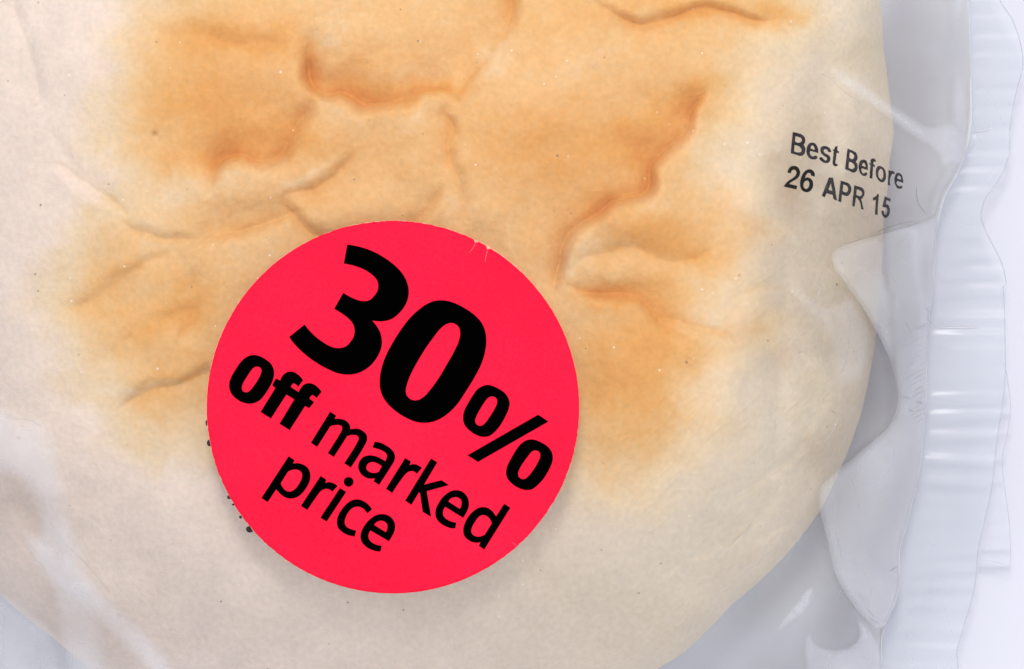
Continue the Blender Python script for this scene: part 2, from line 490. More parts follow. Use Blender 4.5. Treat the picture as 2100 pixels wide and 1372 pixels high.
# creases: points, depth(mm), far-side width, near-side width, ridge height(mm), ridge width, side of far slope, browning
CREASES = [
    ([(632, 95), (633, 130), (640, 170), (655, 185), (700, 188), (745, 214), (790, 213), (840, 196), (880, 179), (915, 181), (945, 199)], 1.35, 34, 7, .40, 30, -1, .75),
    ([(943, 200), (955, 165), (985, 130), (1015, 100), (1040, 60), (1050, 0), (1045, -60)], .85, 30, 8, .25, 30, -1, .55),
    ([(640, 60), (632, 100), (634, 140), (645, 180)], .55, 18, 10, .2, 26, -1, .3),
    ([(945, 198), (915, 232), (925, 262), (921, 300), (926, 335), (945, 380), (952, 430), (940, 460)], .5, 14, 10, .2, 24, 1, .45),
    ([(640, 190), (625, 240), (595, 285), (570, 312), (540, 320), (500, 318), (470, 326), (445, 350), (425, 385)], 1.5, 44, 8, .45, 36, 1, .6),
    ([(720, 300), (705, 335), (690, 358), (660, 378), (620, 392), (592, 398)], .55, 16, 10, .3, 26, -1, .25),
    ([(588, 398), (586, 425), (603, 455), (640, 483), (690, 500)], .6, 14, 9, .25, 22, 1, .5),
    ([(600, 436), (560, 452), (510, 467), (470, 472), (430, 490), (400, 505)], 1.05, 28, 7, .3, 26, 1, .4),
    ([(905, 395), (880, 425), (855, 452), (830, 480)], .45, 16, 8, .2, 18, 1, .35),
    ([(1445, 190), (1412, 222), (1396, 268), (1358, 315), (1336, 350), (1328, 385), (1295, 402), (1250, 416), (1200, 445), (1166, 475), (1148, 506), (1145, 545), (1138, 600)], 1.45, 40, 8, .5, 38, 1, .75),
    ([(1230, 10), (1265, 32), (1300, 50), (1340, 50), (1385, 38), (1430, 14), (1500, 22), (1560, 42), (1600, 38)], .75, 26, 8, .25, 26, 1, .55),
    ([(1170, 585), (1210, 600), (1260, 603), (1312, 608), (1340, 640), (1365, 672), (1400, 695)], .65, 24, 9, .3, 24, -1, .5),
    ([(1340, 645), (1390, 655), (1440, 672), (1510, 692)], .4, 16, 9, .2, 20, -1, .25),
    ([(1190, 528), (1250, 520), (1310, 512), (1365, 530), (1420, 525), (1480, 500)], .5, 24, 14, .25, 22, 1, .3),
    ([(1480, 690), (1510, 620), (1560, 590), (1620, 575)], .3, 20, 16, .15, 24, 1, .1),
    ([(30, -20), (36, 40), (50, 80), (70, 130), (82, 180), (92, 225)], .42, 26, 9, .15, 22, 1, .10),
    ([(100, 260), (120, 300), (150, 335)], .2, 16, 10, .1, 20, 1, .02),
    ([(85, 338), (130, 342), (168, 368), (200, 388), (235, 412), (262, 445)], .45, 12, 9, .15, 22, -1, .40),
    ([(255, 462), (290, 482), (340, 492), (400, 492)], .45, 22, 10, .2, 24, 1, .25),
    ([(130, 645), (190, 622), (250, 580), (300, 545), (350, 520)], .40, 26, 12, .2, 26, 1, .2),
    ([(190, 760), (250, 700), (310, 668), (370, 640), (420, 610)], .35, 26, 14, .2, 26, 1, .15),
    ([(400, 560), (395, 610), (385, 650), (360, 700)], .35, 22, 16, .15, 24, 1, .2),
    ([(235, 835), (300, 806), (370, 792), (430, 770), (500, 760)], .45, 28, 9, .25, 24, 1, .25),
    ([(300, 62), (360, 66), (430, 78), (520, 92), (600, 90)], .40, 34, 16, .15, 30, 1, .2),
    ([(630, 50), (680, 30), (760, 35), (850, 60)], .2, 26, 26, .1, 26, 1, .0),
    ([(1660, 890), (1610, 950), (1540, 1000), (1480, 1040)], .25, 12, 5, .1, 12, 1, .02),
    ([(1600, 1000), (1560, 1050), (1520, 1085), (1480, 1130)], .28, 12, 5, .1, 12, 1, .04),
    ([(1640, 1068), (1590, 1082), (1560, 1102)], .30, 10, 6, .1, 12, 1, .02),
    ([(1500, 1100), (1440, 1130), (1400, 1150), (1360, 1190)], .2, 10, 5, .1, 12, 1, .0),
    ([(1700, 800), (1670, 860), (1640, 930)], .2, 12, 6, .1, 12, 1, .0),
    ([(1690, 640), (1680, 700), (1640, 760)], .18, 12, 6, .1, 12, 1, .0),
    ([(770, 240), (775, 290), (755, 340)], .22, 22, 14, .08, 24, 1, .05),
    ([(1100, 620), (1160, 560), (1200, 530)], .25, 24, 24, .0, 24, 1, -.15),
    ([(0, 1030), (50, 1040), (90, 1080), (120, 1150)], .9, 30, 14, .2, 26, 1, .1),
]
BROWN_POLY = [(310, -60), (290, 40), (262, 140), (245, 200), (245, 280), (290, 318), (300, 360), (275, 410), (250, 450), (195, 475), (170, 560), (125, 630), (180, 720), (250, 800), (300, 880),
              (400, 880), (520, 900), (700, 860), (1150, 860), (1210, 960), (1290, 970), (1380, 930), (1460, 850), (1440, 760), (1490, 700), (1530, 670), (1450, 600), (1490, 540), (1520, 450), (1490, 385),
              (1440, 370), (1450, 310), (1500, 240), (1490, 150), (1540, 70), (1620, 40), (1600, -60)]
# centre, half-axes, angle, strength (positive browner, negative paler)
SPOTS = [(450, 80, 170, 40, 5, .35), (560, 60, 90, 60, 0, .2), (390, 200, 110, 80, 0, .42), (540, 230, 110, 90, 0, .25), (560, 290, 120, 40, 0, .3), (360, 330, 120, 25, 5, .25),
         (800, 190, 120, 30, 0, .35), (930, 180, 50, 14, 0, .3), (760, 150, 150, 60, 0, .15), (1340, 240, 80, 50, -40, .35), (1300, 300, 70, 60, 0, .35), (1420, 200, 50, 30, -40, .4),
         (1400, 10, 200, 30, 0, .4), (1050, 10, 120, 40, 0, .2), (1100, 260, 160, 80, 0, .2), (1150, 330, 150, 60, 0, .22), (1200, 420, 90, 50, 0, .2), (1340, 480, 90, 32, 12, .42), (1400, 520, 60, 22, 10, .3),
         (1240, 600, 90, 26, 5, .42), (1380, 620, 70, 40, 30, .3), (1330, 740, 150, 90, 10, .30), (1250, 800, 90, 80, 0, .28), (1340, 700, 80, 40, 30, .25), (1250, 900, 90, 40, 0, .1),
         (400, 640, 40, 60, 20, .35), (300, 680, 90, 40, -20, .28), (380, 760, 80, 22, -10, .38), (320, 830, 70, 30, -10, .25), (250, 560, 70, 24, -25, .25), (240, 640, 60, 20, -20, .25), (360, 590, 40, 40, 0, .1),
         (640, 400, 60, 40, 0, .1), (720, 480, 120, 30, 0, .15), (1640, 30, 60, 20, -10, .25), (1580, 30, 60, 22, 0, .3),
         (660, 80, 40, 40, 0, -.35), (850, 145, 70, 18, -8, -.24), (690, 225, 60, 40, 10, -.26), (860, 235, 60, 34, -10, -.24), (1010, 120, 30, 30, 0, -.3), (750, 60, 110, 40, 0, -.1),
         (500, 370, 110, 40, -15, -.22), (400, 395, 90, 34, -10, -.14), (630, 365, 50, 16, -20, -.35), (930, 430, 30, 34, 0, -.2), (1180, 590, 50, 50, 0, -.2), (1200, 500, 40, 40, 0, -.25), (1120, 560, 40, 50, 0, -.22),
         (1090, 180, 140, 60, -30, -.10), (1180, 140, 120, 30, -20, -.12), (530, 510, 120, 40, -15, -.2), (320, 520, 80, 18, -20, -.15), (300, 610, 70, 14, -25, -.15), (320, 790, 120, 10, -12, -.25),
         (1330, 420, 60, 26, -20, -.1), (1450, 660, 60, 30, 10, -.25), (600, 700, 300, 300, 0, -.0), (1370, 430, 60, 60, 0, -.05), (230, 320, 26, 12, 0, -.3), (1500, 320, 60, 60, 0, -.2),
         (1410, 330, 50, 60, -50, .12), (1420, 440, 50, 60, 0, .15), (1500, 480, 50, 50, 0, .18), (1390, 890, 80, 60, 0, .12)]


def crust_relief(x, y):
    """height change in metres and browning"""
    h = np.zeros(x.shape); br = np.zeros(x.shape)
    wx = x + 7 * fbm(x, y, 62, 11, 2, .35); wy = y + 7 * fbm(x, y, 62, 21, 2, .35)
    for pts, D, wa, wb, rh, rw, sd, bw in CREASES:
        e0 = np.array(pts[0][:2], float) - np.array(pts[1][:2], float); e1 = np.array(pts[-1][:2], float) - np.array(pts[-2][:2], float)
        e0 *= 22 / np.linalg.norm(e0); e1 *= 22 / np.linalg.norm(e1)
        P = smooth_poly([tuple(pts[0] + e0)] + list(pts) + [tuple(pts[-1] + e1)], False, 6)
        m = 240
        b = (x > P[:, 0].min() - m) & (x < P[:, 0].max() + m) & (y > P[:, 1].min() - m) & (y < P[:, 1].max() + m)
        xx, yy = wx[b], wy[b]
        d, s, run = dist_poly(P, xx, yy)
        tipd = np.minimum(np.hypot(xx - P[0, 0], yy - P[0, 1]), np.hypot(xx - P[-1, 0], yy - P[-1, 1]))
        LN = np.linalg.norm(np.diff(P, axis=0), axis=1).sum()
        fade = sstep(0, min(.33 * LN, 85), tipd - .8 * d)
        fade = fade * (.85 + .35 * vnoise(xx, yy, 60, 77))
        sg = s * sd           # +1 : far (soft) slope side
        k = .5 + .5 * np.tanh(sg * d / 3.6)
        far = np.exp(-(d / (wa * 1.5)) ** 1.1) ; near = np.exp(-(d / (wb * 1.6)) ** 1.5)
        ridge = rh * 1.35 * (1 - np.exp(-(d / (wb * 2.0)) ** 2)) * np.exp(-(d / (rw * 1.9)) ** 1.6)
        v = k * (-D * far) + (1 - k) * (-D * near + ridge)
        h[b] += v * fade * 1.95e-3
        br[b] += bw * fade * (k * np.exp(-(d / (wa * .62)) ** 1.3) + (1 - k) * np.exp(-(d / (wb * .8)) ** 1.5)) + .20 * max(bw, 0) ** .5 * fade * np.exp(-(d / 6.5) ** 2)
    return h, br


def bun_fields(x, y):
    h, bc = crust_relief(x, y)
    dd, _, _ = dist_poly(BROWN_POLY, x + 34 * fbm(x, y, 130, 3, 4, .6), y + 34 * fbm(x, y, 130, 9, 4, .6), True)
    ins = inside(BROWN_POLY, x + 34 * fbm(x, y, 130, 3, 4, .6), y + 34 * fbm(x, y, 130, 9, 4, .6))
    sd = np.where(ins, dd, -dd)
    base = sstep(-120, 120, sd) ** .9
    br = .54 * base
    wx = x + 16 * fbm(x, y, 50, 31, 3); wy = y + 16 * fbm(x, y, 50, 41, 3)
    for cx, cy, a, b, an, s in SPOTS:
        c_, s_ = math.cos(math.radians(an)), math.sin(math.radians(an))
        dx, dy = wx - cx, wy - cy
        u = (dx * c_ + dy * s_) / a; v = (-dx * s_ + dy * c_) / b
        br = br + .74 * s * np.exp(-(u * u + v * v)) * np.clip(base + .25, 0, 1)
    br = br + .38 * bc * np.clip(.25 + base, 0, 1)
    br = br + base * (.04 * fbm(x, y, 75, 61, 5, .6) + .05 * fbm(x, y, 14, 71, 3))
    br = np.clip(np.maximum(br, .33 * base), 0, 1.15)
    # relief: soft lumps, fine skin wrinkles
    h = h + 1e-3 * (.50 * fbm(x, y, 190, 101, 3) + .07 * fbm(x, y, 60, 111, 3) + .022 * fbm(x, y, 16, 121, 3))
    for cx, cy, a, b, am in ((440, 200, 150, 110, .7), (800, 90, 120, 80, .8), (700, 265, 55, 60, .6), (860, 290, 50, 75, .5), (1150, 220, 130, 170, .8), (500, 385, 90, 40, .7), (720, 430, 90, 45, .5),
                            (1060, 450, 80, 90, .4), (1330, 455, 80, 40, .6), (1290, 560, 90, 28, .5), (1250, 700, 90, 70, .4), (280, 560, 70, 40, .4), (300, 700, 90, 40, .4), (1400, 120, 110, 70, .5), (200, 200, 80, 140, .3),
                            (1560, 440, 80, 130, .3), (520, 560, 80, 60, .4)):
        u_ = ((x - cx) / a) ** 2 + ((y - cy) / b) ** 2
        h = h + 1e-3 * am * 1.15 * np.exp(-u_ ** 1.5)
    # right and lower shoulder: thin diagonal skin wrinkles
    wr = sstep(1380, 1600, x + .5 * y - 250)
    rid = 1 - np.abs(fbm(x, y, 34, 131, 3, ang=math.radians(-48), sx=4.5))
    h = h + 1e-3 * .12 * wr * np.clip(rid - .78, 0, 1) * 4
    return h, br, sd


def ramp(t, stops):
    t = np.clip(t, stops[0][0], stops[-1][0])
    xs = [s[0] for s in stops]
    return np.stack([np.interp(t, xs, [s[1][i] for s in stops]) for i in range(3)], -1)


def srgb(r, g, b):
    f = lambda c: (c / 255 / 12.92) if c / 255 <= .04045 else ((c / 255 + .055) / 1.055) ** 2.4
    return (f(r), f(g), f(b))


NG = 880
u = np.linspace(-1, 1, NG)
U, V = np.meshgrid(u, u)
U = U * .9999; V = V * .9999
# square -> disc with even spacing
DU = U * np.sqrt(1 - V * V / 2); DV = V * np.sqrt(1 - U * U / 2)
TH = np.arctan2(DV, DU); RR = np.clip(np.hypot(DU, DV), 0, 1)
# inner part of the disc is the top; the rim turns down and under
prof_r = np.interp(RR, [0, .86, .93, .955, .965, .975, .985, 1.0], [0, .935, .992, 1.0, 1.0, .995, .97, .90])
BPX = CX + prof_r * edge_r(TH) * np.cos(TH)
BPY = CY + prof_r * edge_r(TH) * np.sin(TH)
ztop = dome(BPX, BPY)
zlow = np.interp(RR, [0, .955, .965, .975, .985, 1.0], [Z_EDGE, Z_EDGE, .0065, .0045, .0018, .0002])
under = RR > .955
h, br, sdist = bun_fields(BPX, BPY)
rim = 1 - sstep(.88, .955, RR)
BZ = np.where(under, zlow, ztop) + h * np.where(under, 0, rim * .85 + .15)
# crust colour: pale sides (pinker left; yellower right, darkened partly for shade), golden middle
pl = np.array(srgb(233, 217, 202)); pr = np.array(srgb(219, 204, 181))
lr = sstep(500, 1500, BPX)[..., None]
pale = pl * (1 - lr) + pr * lr
pale = pale * (1 + .03 * fbm(BPX, BPY, 90, 201, 4))[..., None]
# yellowish halo where pale turns golden
g1 = np.array(srgb(230, 207, 170)); g2 = np.array(srgb(229, 188, 130)); g3 = np.array(srgb(225, 168, 92)); g4 = np.array(srgb(218, 148, 70))
stops = [(0, None), (.18, g1), (.48, g2), (.82, g3), (1.15, g4)]
t_ = np.clip(br, 0, 1.15)
cc = np.zeros(t_.shape + (3,))
xs = np.array([0, .18, .48, .82, 1.15])
for i in range(3):
    cols = [pale[..., i], g1[i], g2[i], g3[i], g4[i]]
    acc = np.zeros(t_.shape)
    for k in range(4):
        a_, b_ = xs[k], xs[k + 1]
        m_ = (t_ >= a_) & (t_ <= b_)
        f_ = (t_ - a_) / (b_ - a_)
        f_ = f_
        acc = np.where(m_, cols[k] * (1 - f_) + cols[k + 1] * f_, acc)
    cc[..., i] = acc
# faint greenish-yellow toasted blotches on the right shoulder
bl = np.clip(fbm(BPX, BPY, 80, 301, 4) - .15, 0, 1) * sstep(1250, 1500, BPX)
cc = cc * (1 - bl[..., None] * np.array([.02, .035, .10]))
# the blurred brown smudge beside the date and the speck on the left
for sx_, sy_, sr_, am in ((317, 272, 6, .55), (1615, 400, 34, .20), (1590, 325, 22, .08), (1640, 440, 20, .10), (1660, 930, 30, .10), (1610, 730, 24, .10), (1500, 870, 30, .08)):
    g_ = np.exp(-(((BPX - sx_) ** 2 + (BPY - sy_) ** 2) / sr_ ** 2))
    cc = cc * (1 - am * g_[..., None] * np.array([.5, .9, 1.3]))
X, Y, Z = place(BPX, BPY, BZ)
me = grid_mesh('bread_bun', X, Y, Z)
at = me.color_attributes.new('crust', 'FLOAT_COLOR', 'POINT')
rgba = np.concatenate([np.clip(cc, 0, 1), np.ones(cc.shape[:2] + (1,))], -1).reshape(-1).astype(np.float32)
at.data.foreach_set('color', rgba)
if me.polygons[len(me.polygons) // 2].normal.z < 0: me.flip_normals()
bun = link('bread_bun', me, M_bun)
tag(bun, 'round soft bread bun with wrinkled golden top and pale sides inside a clear bag', 'bread bun')

# ------------------------------------------------------------------ bag geometry
SEAL_L = [(1985, -80), (1986, 0), (1989, 90), (1991, 170), (1986, 290), (1966, 350), (1935, 410), (1922, 460), (1913, 590), (1904, 660), (1900, 740), (1900, 820), (1894, 880), (1886, 960),
          (1870, 1030), (1858, 1080), (1846, 1120), (1844, 1165), (1846, 1190), (1838, 1230), (1818, 1275), (1808, 1310), (1806, 1372), (1804, 1480)]
SEAL_R = [(2020, -80), (2050, 0), (2078, 45), (2093, 90), (2098, 130), (2084, 190), (2072, 260), (2069, 320), (2050, 365), (2018, 415), (2012, 440), (2020, 470), (2040, 510), (2056, 545), (2064, 580, 1), (2057, 590, 1), (2060, 640), (2061, 700),
          (2062, 760), (2056, 830), (2045, 900), (2040, 950), (2034, 1000), (2020, 1065), (2006, 1130), (2001, 1190), (1990, 1240), (1972, 1300), (1963, 1335), (1965, 1372), (1966, 1480)]
sl = smooth_poly(SEAL_L, False, 8)
_o = np.argsort(sl[:, 1])
def seal_x(y): return np.interp(y, sl[_o, 1], sl[_o, 0])


Z_SEAL = .0045


def film_base(x, y):
    dx, dy = x - CX, y - CY
    th = np.arctan2(dy, dx)
    r = np.hypot(dx, dy) / edge_r_smooth(th)
    tent = .005 + .0302 * (1 - np.clip(r / 1.3, 0, 1) ** 4.3)
    d = seal_x(y) - x
    cap = Z_SEAL + .029 * (1 - np.exp(-np.clip(d, 0, None) / 150.0)) + np.clip(d - 300, 0, None) * 2e-5
    k = .0012
    m = -k * np.log(np.exp(-tent / k) + np.exp(-cap / k) + 1e-300)
    dm = dome(x, y, True) + .0006
    dm = np.where(r < 1.0, dm, Z_EDGE - (r - 1) * .2)
    k2 = .0006
    return k2 * np.logaddexp(m / k2, dm / k2)


def stk(x, y): return sstep(370, 450, np.hypot(x - 806, y - 835))


def film_z(x, y):
    z = film_base(x, y)
    q = stk(x, y)
    d = seal_x(y) - x
    near = np.exp(-np.clip(d, 0, None) / 110.0)
    # taut crinkles running in from the crimped seal, broad rumples, small puckers
    w1 = np.sin(y / 9.0 + 2.0 * vnoise(x, y, 90, 401) + 5 * vnoise(x * .2, y, 60, 402))
    z = z + 1e-3 * near * (.16 * w1 * (.6 + .6 * vnoise(x, y, 120, 403)) + .5 * vnoise(x * .35, y, 60, 404))
    far = sstep(900, 1500, np.hypot(x - CX, y - CY)) * .6 + sstep(1500, 1750, x) * .5 + (1 - sstep(200, 500, x)) * sstep(700, 1000, y) * .35
    z = z + 1e-3 * q * np.clip(far, 0, 1) * (1.0 * fbm(x, y, 190, 411, 2) + .06 * fbm(x, y, 40, 421, 2))
    rid = 1 - np.abs(fbm(x, y, 95, 431, 3, ang=math.radians(60), sx=2.2))
    z = z + 1e-3 * q * np.clip(far, 0, 1) * .30 * np.clip(rid - .8, 0, 1) / .2
    return np.maximum(z, .0012)


gx = np.concatenate([np.linspace(-420, 1500, 240), np.linspace(1506, 1905, 85)])
FX = np.zeros((430, len(gx) + 0)); FY = np.zeros_like(FX)
ys = np.linspace(-260, 1640, 430)
for i, yy in enumerate(ys):
    e = float(seal_x(yy))
    FX[i] = np.where(gx <= 1500, gx, 1500 + (gx - 1500) * (e - 1500) / 405.0)
    FY[i] = yy
FZ = film_z(FX, FY)
bag = empty('plastic_bag')
X, Y, Z = place(FX, FY, FZ)
me = grid_mesh('front_film', X, Y, Z)
me.flip_normals() if me.polygons[100].normal.z < 0 else None
front = link('front_film', me, M_film, bag)
# back film under the bun, rising to the seal
bx, by = np.meshgrid(np.linspace(-420, 1, 60), ys[::3])
BXX = np.zeros((144, 90)); BYY = np.zeros_like(BXX)
for i, yy in enumerate(np.linspace(-260, 1640, 144)):
    e = float(seal_x(yy))
    BXX[i] = np.linspace(-420, e, 90); BYY[i] = yy
dd_ = np.clip(seal_x(BYY) - BXX, 0, None)
BZZ = .0001 + (Z_SEAL - .0003) * np.exp(-dd_ / 50.0)
inb = np.hypot(BXX - CX, BYY - CY) / edge_r(np.arctan2(BYY - CY, BXX - CX))
BZZ = BZZ + 1e-3 * sstep(1.0, 1.1, inb) * (.5 + .45 * fbm(BXX, BYY, 110, 501, 3))
X, Y, Z = place(BXX, BYY, BZZ)
me = grid_mesh('back_film', X, Y, Z)
me.flip_normals() if me.polygons[100].normal.z < 0 else None
link('back_film', me, M_back, bag)


# crimped seal
def seal_z(x, y):
    d = x - seal_x(y)
    rib = np.sin(y / 6.4 + 1.6 * vnoise(x * .12, y, 70, 601) + 3 * vnoise(x * .05, y, 160, 602))
    amp = .55 + .45 * vnoise(x * .1, y, 90, 603)
    return Z_SEAL + 1e-3 * (.14 * rib * amp * sstep(0, 14, d) + .5 * vnoise(x * .25, y, 170, 604) * sstep(0, 80, d) + .06 * vnoise(x * .3, y, 36, 605))


def band(left, right):
    a = smooth_poly(left, False, 7); b = smooth_poly(right, False, 7)
    return np.vstack([a, b[::-1]])


srr = smooth_poly(SEAL_R, False, 5)
sy_ = np.linspace(-80, 1480, 460)
_r = np.interp(sy_, np.maximum.accumulate(srr[:, 1]), srr[:, 0])
_l = seal_x(sy_)
GT = np.linspace(0, 1, 34)[None, :]
SX = _l[:, None] * (1 - GT) + _r[:, None] * GT
SY = np.repeat(sy_[:, None], 34, 1)
X, Y, Z = place(SX, SY, seal_z(SX, SY))
me = grid_mesh('seal_strip', X, Y, Z)
if me.polygons[100].normal.z < 0: me.flip_normals()
link('seal_strip', me, M_seal, bag)
tube('seal_edge', smooth_poly(SEAL_R, False, 6), seal_z, .000055, M_edge, bag)
tube('seal_line', smooth_poly(SEAL_L, False, 6), lambda x, y: seal_z(x, y) + .0001, .00010, M_line, bag)
# hind layer of the seal that peeps out at the right
HL = [(2050, 740), (2052, 800), (2045, 850), (2030, 950), (2020, 1020), (2008, 1100), (2000, 1150)]
HR = [(2060, 742), (2066, 780), (2072, 830), (2067, 880), (2055, 945), (2058, 985), (2066, 1040), (2071, 1090), (2072, 1163)]
me = sheet_mesh('seal_hind_layer', [np.vstack([smooth_poly(HL, False, 7), smooth_poly(HR, False, 7)[::-1]])], lambda x, y: seal_z(x, y) - .0012, 6)
hind = link('seal_hind_layer', me, M_veil, bag)
tube('seal_edge', smooth_poly(HR, False, 6), lambda x, y: seal_z(x, y) - .0012, .00004, M_edge, bag)
tube('seal_edge', smooth_poly([(2072, 1163), (2040, 1152), (2008, 1150)], False, 6), lambda x, y: seal_z(x, y) - .0012, .00003, M_edge, bag)

# glints where the film is pinched by the seal, drawn as whitened beads
rp = random.Random(8)
for pts, r in (([(1898, 628), (1906, 640), (1905, 655), (1912, 664)], .00012), ([(1852, 655), (1862, 668), (1868, 682)], .00014), ([(1875, 676), (1893, 668), (1903, 660)], .00010),
               ([(1848, 812), (1872, 820)], .00017), ([(1878, 824), (1898, 828)], .00018), ([(1850, 836), (1880, 846)], .00012), ([(1822, 1172), (1834, 1166), (1842, 1160)], .00016),
               ([(1782, 1262), (1796, 1276), (1808, 1279)], .00015), ([(1758, 1210), (1768, 1228), (1785, 1255), (1797, 1270)], .00009), ([(1808, 1282), (1807, 1330), (1805, 1400)], .00010),
               ([(1842, 1162), (1842, 1195), (1826, 1250), (1810, 1282)], .00008), ([(1912, 670), (1960, 672), (2010, 671)], .00010), ([(1990, 270), (2012, 268), (2035, 262)], .00010)):
    tube('pucker_glint', smooth_poly(pts, False, 4), lambda x, y: np.maximum(film_z(x, y), seal_z(x, y)) + .0003, r, M_glint, bag)
for k in range(16):
    y0 = 690 + k * 11 + rp.uniform(-3, 3)
    x1 = 1898; L_ = rp.uniform(18, 48)
    tube('pucker_glint', smooth_poly([(x1 - L_, y0 + L_ * .55), (x1 - L_ * .45, y0 + L_ * .2), (x1, y0)], False, 4), lambda x, y: film_z(x, y) + .00015, rp.uniform(.00004, .00008), M_line, bag)
# inner crimp line between x=1960 and the rib area, where the ribs stop
FOLD1 = [(1940, 432), (1900, 452), (1850, 468), (1800, 482), (1755, 494), (1722, 506), (1707, 520), (1708, 540), (1730, 575), (1765, 625), (1795, 675), (1818, 720), (1835, 765), (1843, 805),
         (1840, 838), (1826, 870), (1790, 905), (1748, 942), (1706, 975), (1684, 1000), (1681, 1030), (1688, 1070), (1700, 1120), (1716, 1185), (1745, 1235), (1772, 1268), (1798, 1290)]
f1 = smooth_poly(FOLD1, False, 7)
fr_ = np.array([(x, y) for x, y in sl if 436 < y < 1288])


def fold_z(off, seed, curl=0.0, lines=None):
    def f(x, y):
        z = film_z(x, y) + off
        if lines is not None:
            d, s, rn = dist_poly(lines, x, y)
            z = z - .35 * curl * np.exp(-d / 14.0) + curl * .3 * np.exp(-((d - 50) / 34) ** 2)
        z = z + 1e-3 * .12 * fbm(x, y, 60, seed, 3)
        return z
    return f


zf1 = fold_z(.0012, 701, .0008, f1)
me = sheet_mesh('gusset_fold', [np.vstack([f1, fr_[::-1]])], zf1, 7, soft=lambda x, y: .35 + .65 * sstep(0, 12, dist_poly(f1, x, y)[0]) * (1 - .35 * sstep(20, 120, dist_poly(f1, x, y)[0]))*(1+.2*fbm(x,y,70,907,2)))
g1o = link('gusset_fold', me, M_fold_sheen, bag)
tube('fold_rim', f1[8:], zf1, .00003, M_fold_sheen, g1o)

# streak of doubled film from upper right over the bun shoulder
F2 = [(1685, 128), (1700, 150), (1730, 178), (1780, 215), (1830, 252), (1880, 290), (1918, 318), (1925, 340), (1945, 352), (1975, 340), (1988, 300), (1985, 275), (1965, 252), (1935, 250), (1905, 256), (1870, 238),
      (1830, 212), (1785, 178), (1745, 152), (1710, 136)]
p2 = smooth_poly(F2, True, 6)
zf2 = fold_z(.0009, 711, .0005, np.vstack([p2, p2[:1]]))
link('pleat_sheen', sheet_mesh('pleat_sheen', [p2], zf2, 8, soft=16), M_fold_sheen, bag)
# long pale wedge just inside the seal
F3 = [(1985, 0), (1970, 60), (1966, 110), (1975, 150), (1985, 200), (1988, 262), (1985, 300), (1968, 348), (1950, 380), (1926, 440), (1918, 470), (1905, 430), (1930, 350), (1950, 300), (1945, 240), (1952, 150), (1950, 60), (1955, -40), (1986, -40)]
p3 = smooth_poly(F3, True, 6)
link('pleat_sheen', sheet_mesh('pleat_sheen', [p3], fold_z(.0010, 721, .0004, np.vstack([p3, p3[:1]])), 8, soft=22), M_veil, bag)
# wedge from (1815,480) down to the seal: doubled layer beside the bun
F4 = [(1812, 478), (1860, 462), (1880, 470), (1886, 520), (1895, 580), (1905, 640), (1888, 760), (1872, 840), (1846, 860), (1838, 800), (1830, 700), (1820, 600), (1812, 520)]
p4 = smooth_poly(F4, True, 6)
link('pleat_sheen', sheet_mesh('pleat_sheen', [p4], fold_z(.0022, 731, .0004, np.vstack([p4, p4[:1]])), 8, soft=14), M_veil, bag)
# leaf-shaped glint and the patch below it: lamp reflections built as milky sheets
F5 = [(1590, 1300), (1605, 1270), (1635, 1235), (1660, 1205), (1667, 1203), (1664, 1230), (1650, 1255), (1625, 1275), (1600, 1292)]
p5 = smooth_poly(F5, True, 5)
link('pleat_sheen', sheet_mesh('pleat_sheen', [p5], fold_z(.0010, 741, .0005, np.vstack([p5, p5[:1]])), 6, soft=7), M_fold_sheen, bag)
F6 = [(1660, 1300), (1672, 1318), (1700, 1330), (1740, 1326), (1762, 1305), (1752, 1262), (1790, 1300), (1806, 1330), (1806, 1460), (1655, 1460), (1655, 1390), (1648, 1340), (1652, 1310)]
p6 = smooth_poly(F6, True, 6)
link('pleat_sheen', sheet_mesh('pleat_sheen', [p6], fold_z(.0010, 751, .0006, np.vstack([p6, p6[:1]])), 8, soft=10), M_fold_sheen, bag)
# rumpled film over the lower left shoulder
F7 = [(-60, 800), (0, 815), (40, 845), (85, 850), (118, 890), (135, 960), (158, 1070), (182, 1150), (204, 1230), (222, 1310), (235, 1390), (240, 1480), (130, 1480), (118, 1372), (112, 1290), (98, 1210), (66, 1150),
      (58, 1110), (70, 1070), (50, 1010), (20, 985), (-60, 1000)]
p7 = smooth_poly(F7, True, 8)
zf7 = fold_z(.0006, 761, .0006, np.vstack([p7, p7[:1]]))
link('pleat_sheen', sheet_mesh('pleat_sheen', [p7], zf7, 9, soft=34), M_fold_sheen, bag)
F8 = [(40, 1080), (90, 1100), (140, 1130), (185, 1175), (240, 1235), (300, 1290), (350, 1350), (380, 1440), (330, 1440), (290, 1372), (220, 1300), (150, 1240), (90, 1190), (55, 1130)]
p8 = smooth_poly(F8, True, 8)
link('pleat_sheen', sheet_mesh('pleat_sheen', [p8], fold_z(.0014, 771, .0006, np.vstack([p8, p8[:1]])), 9, soft=26), M_fold_sheen, bag)

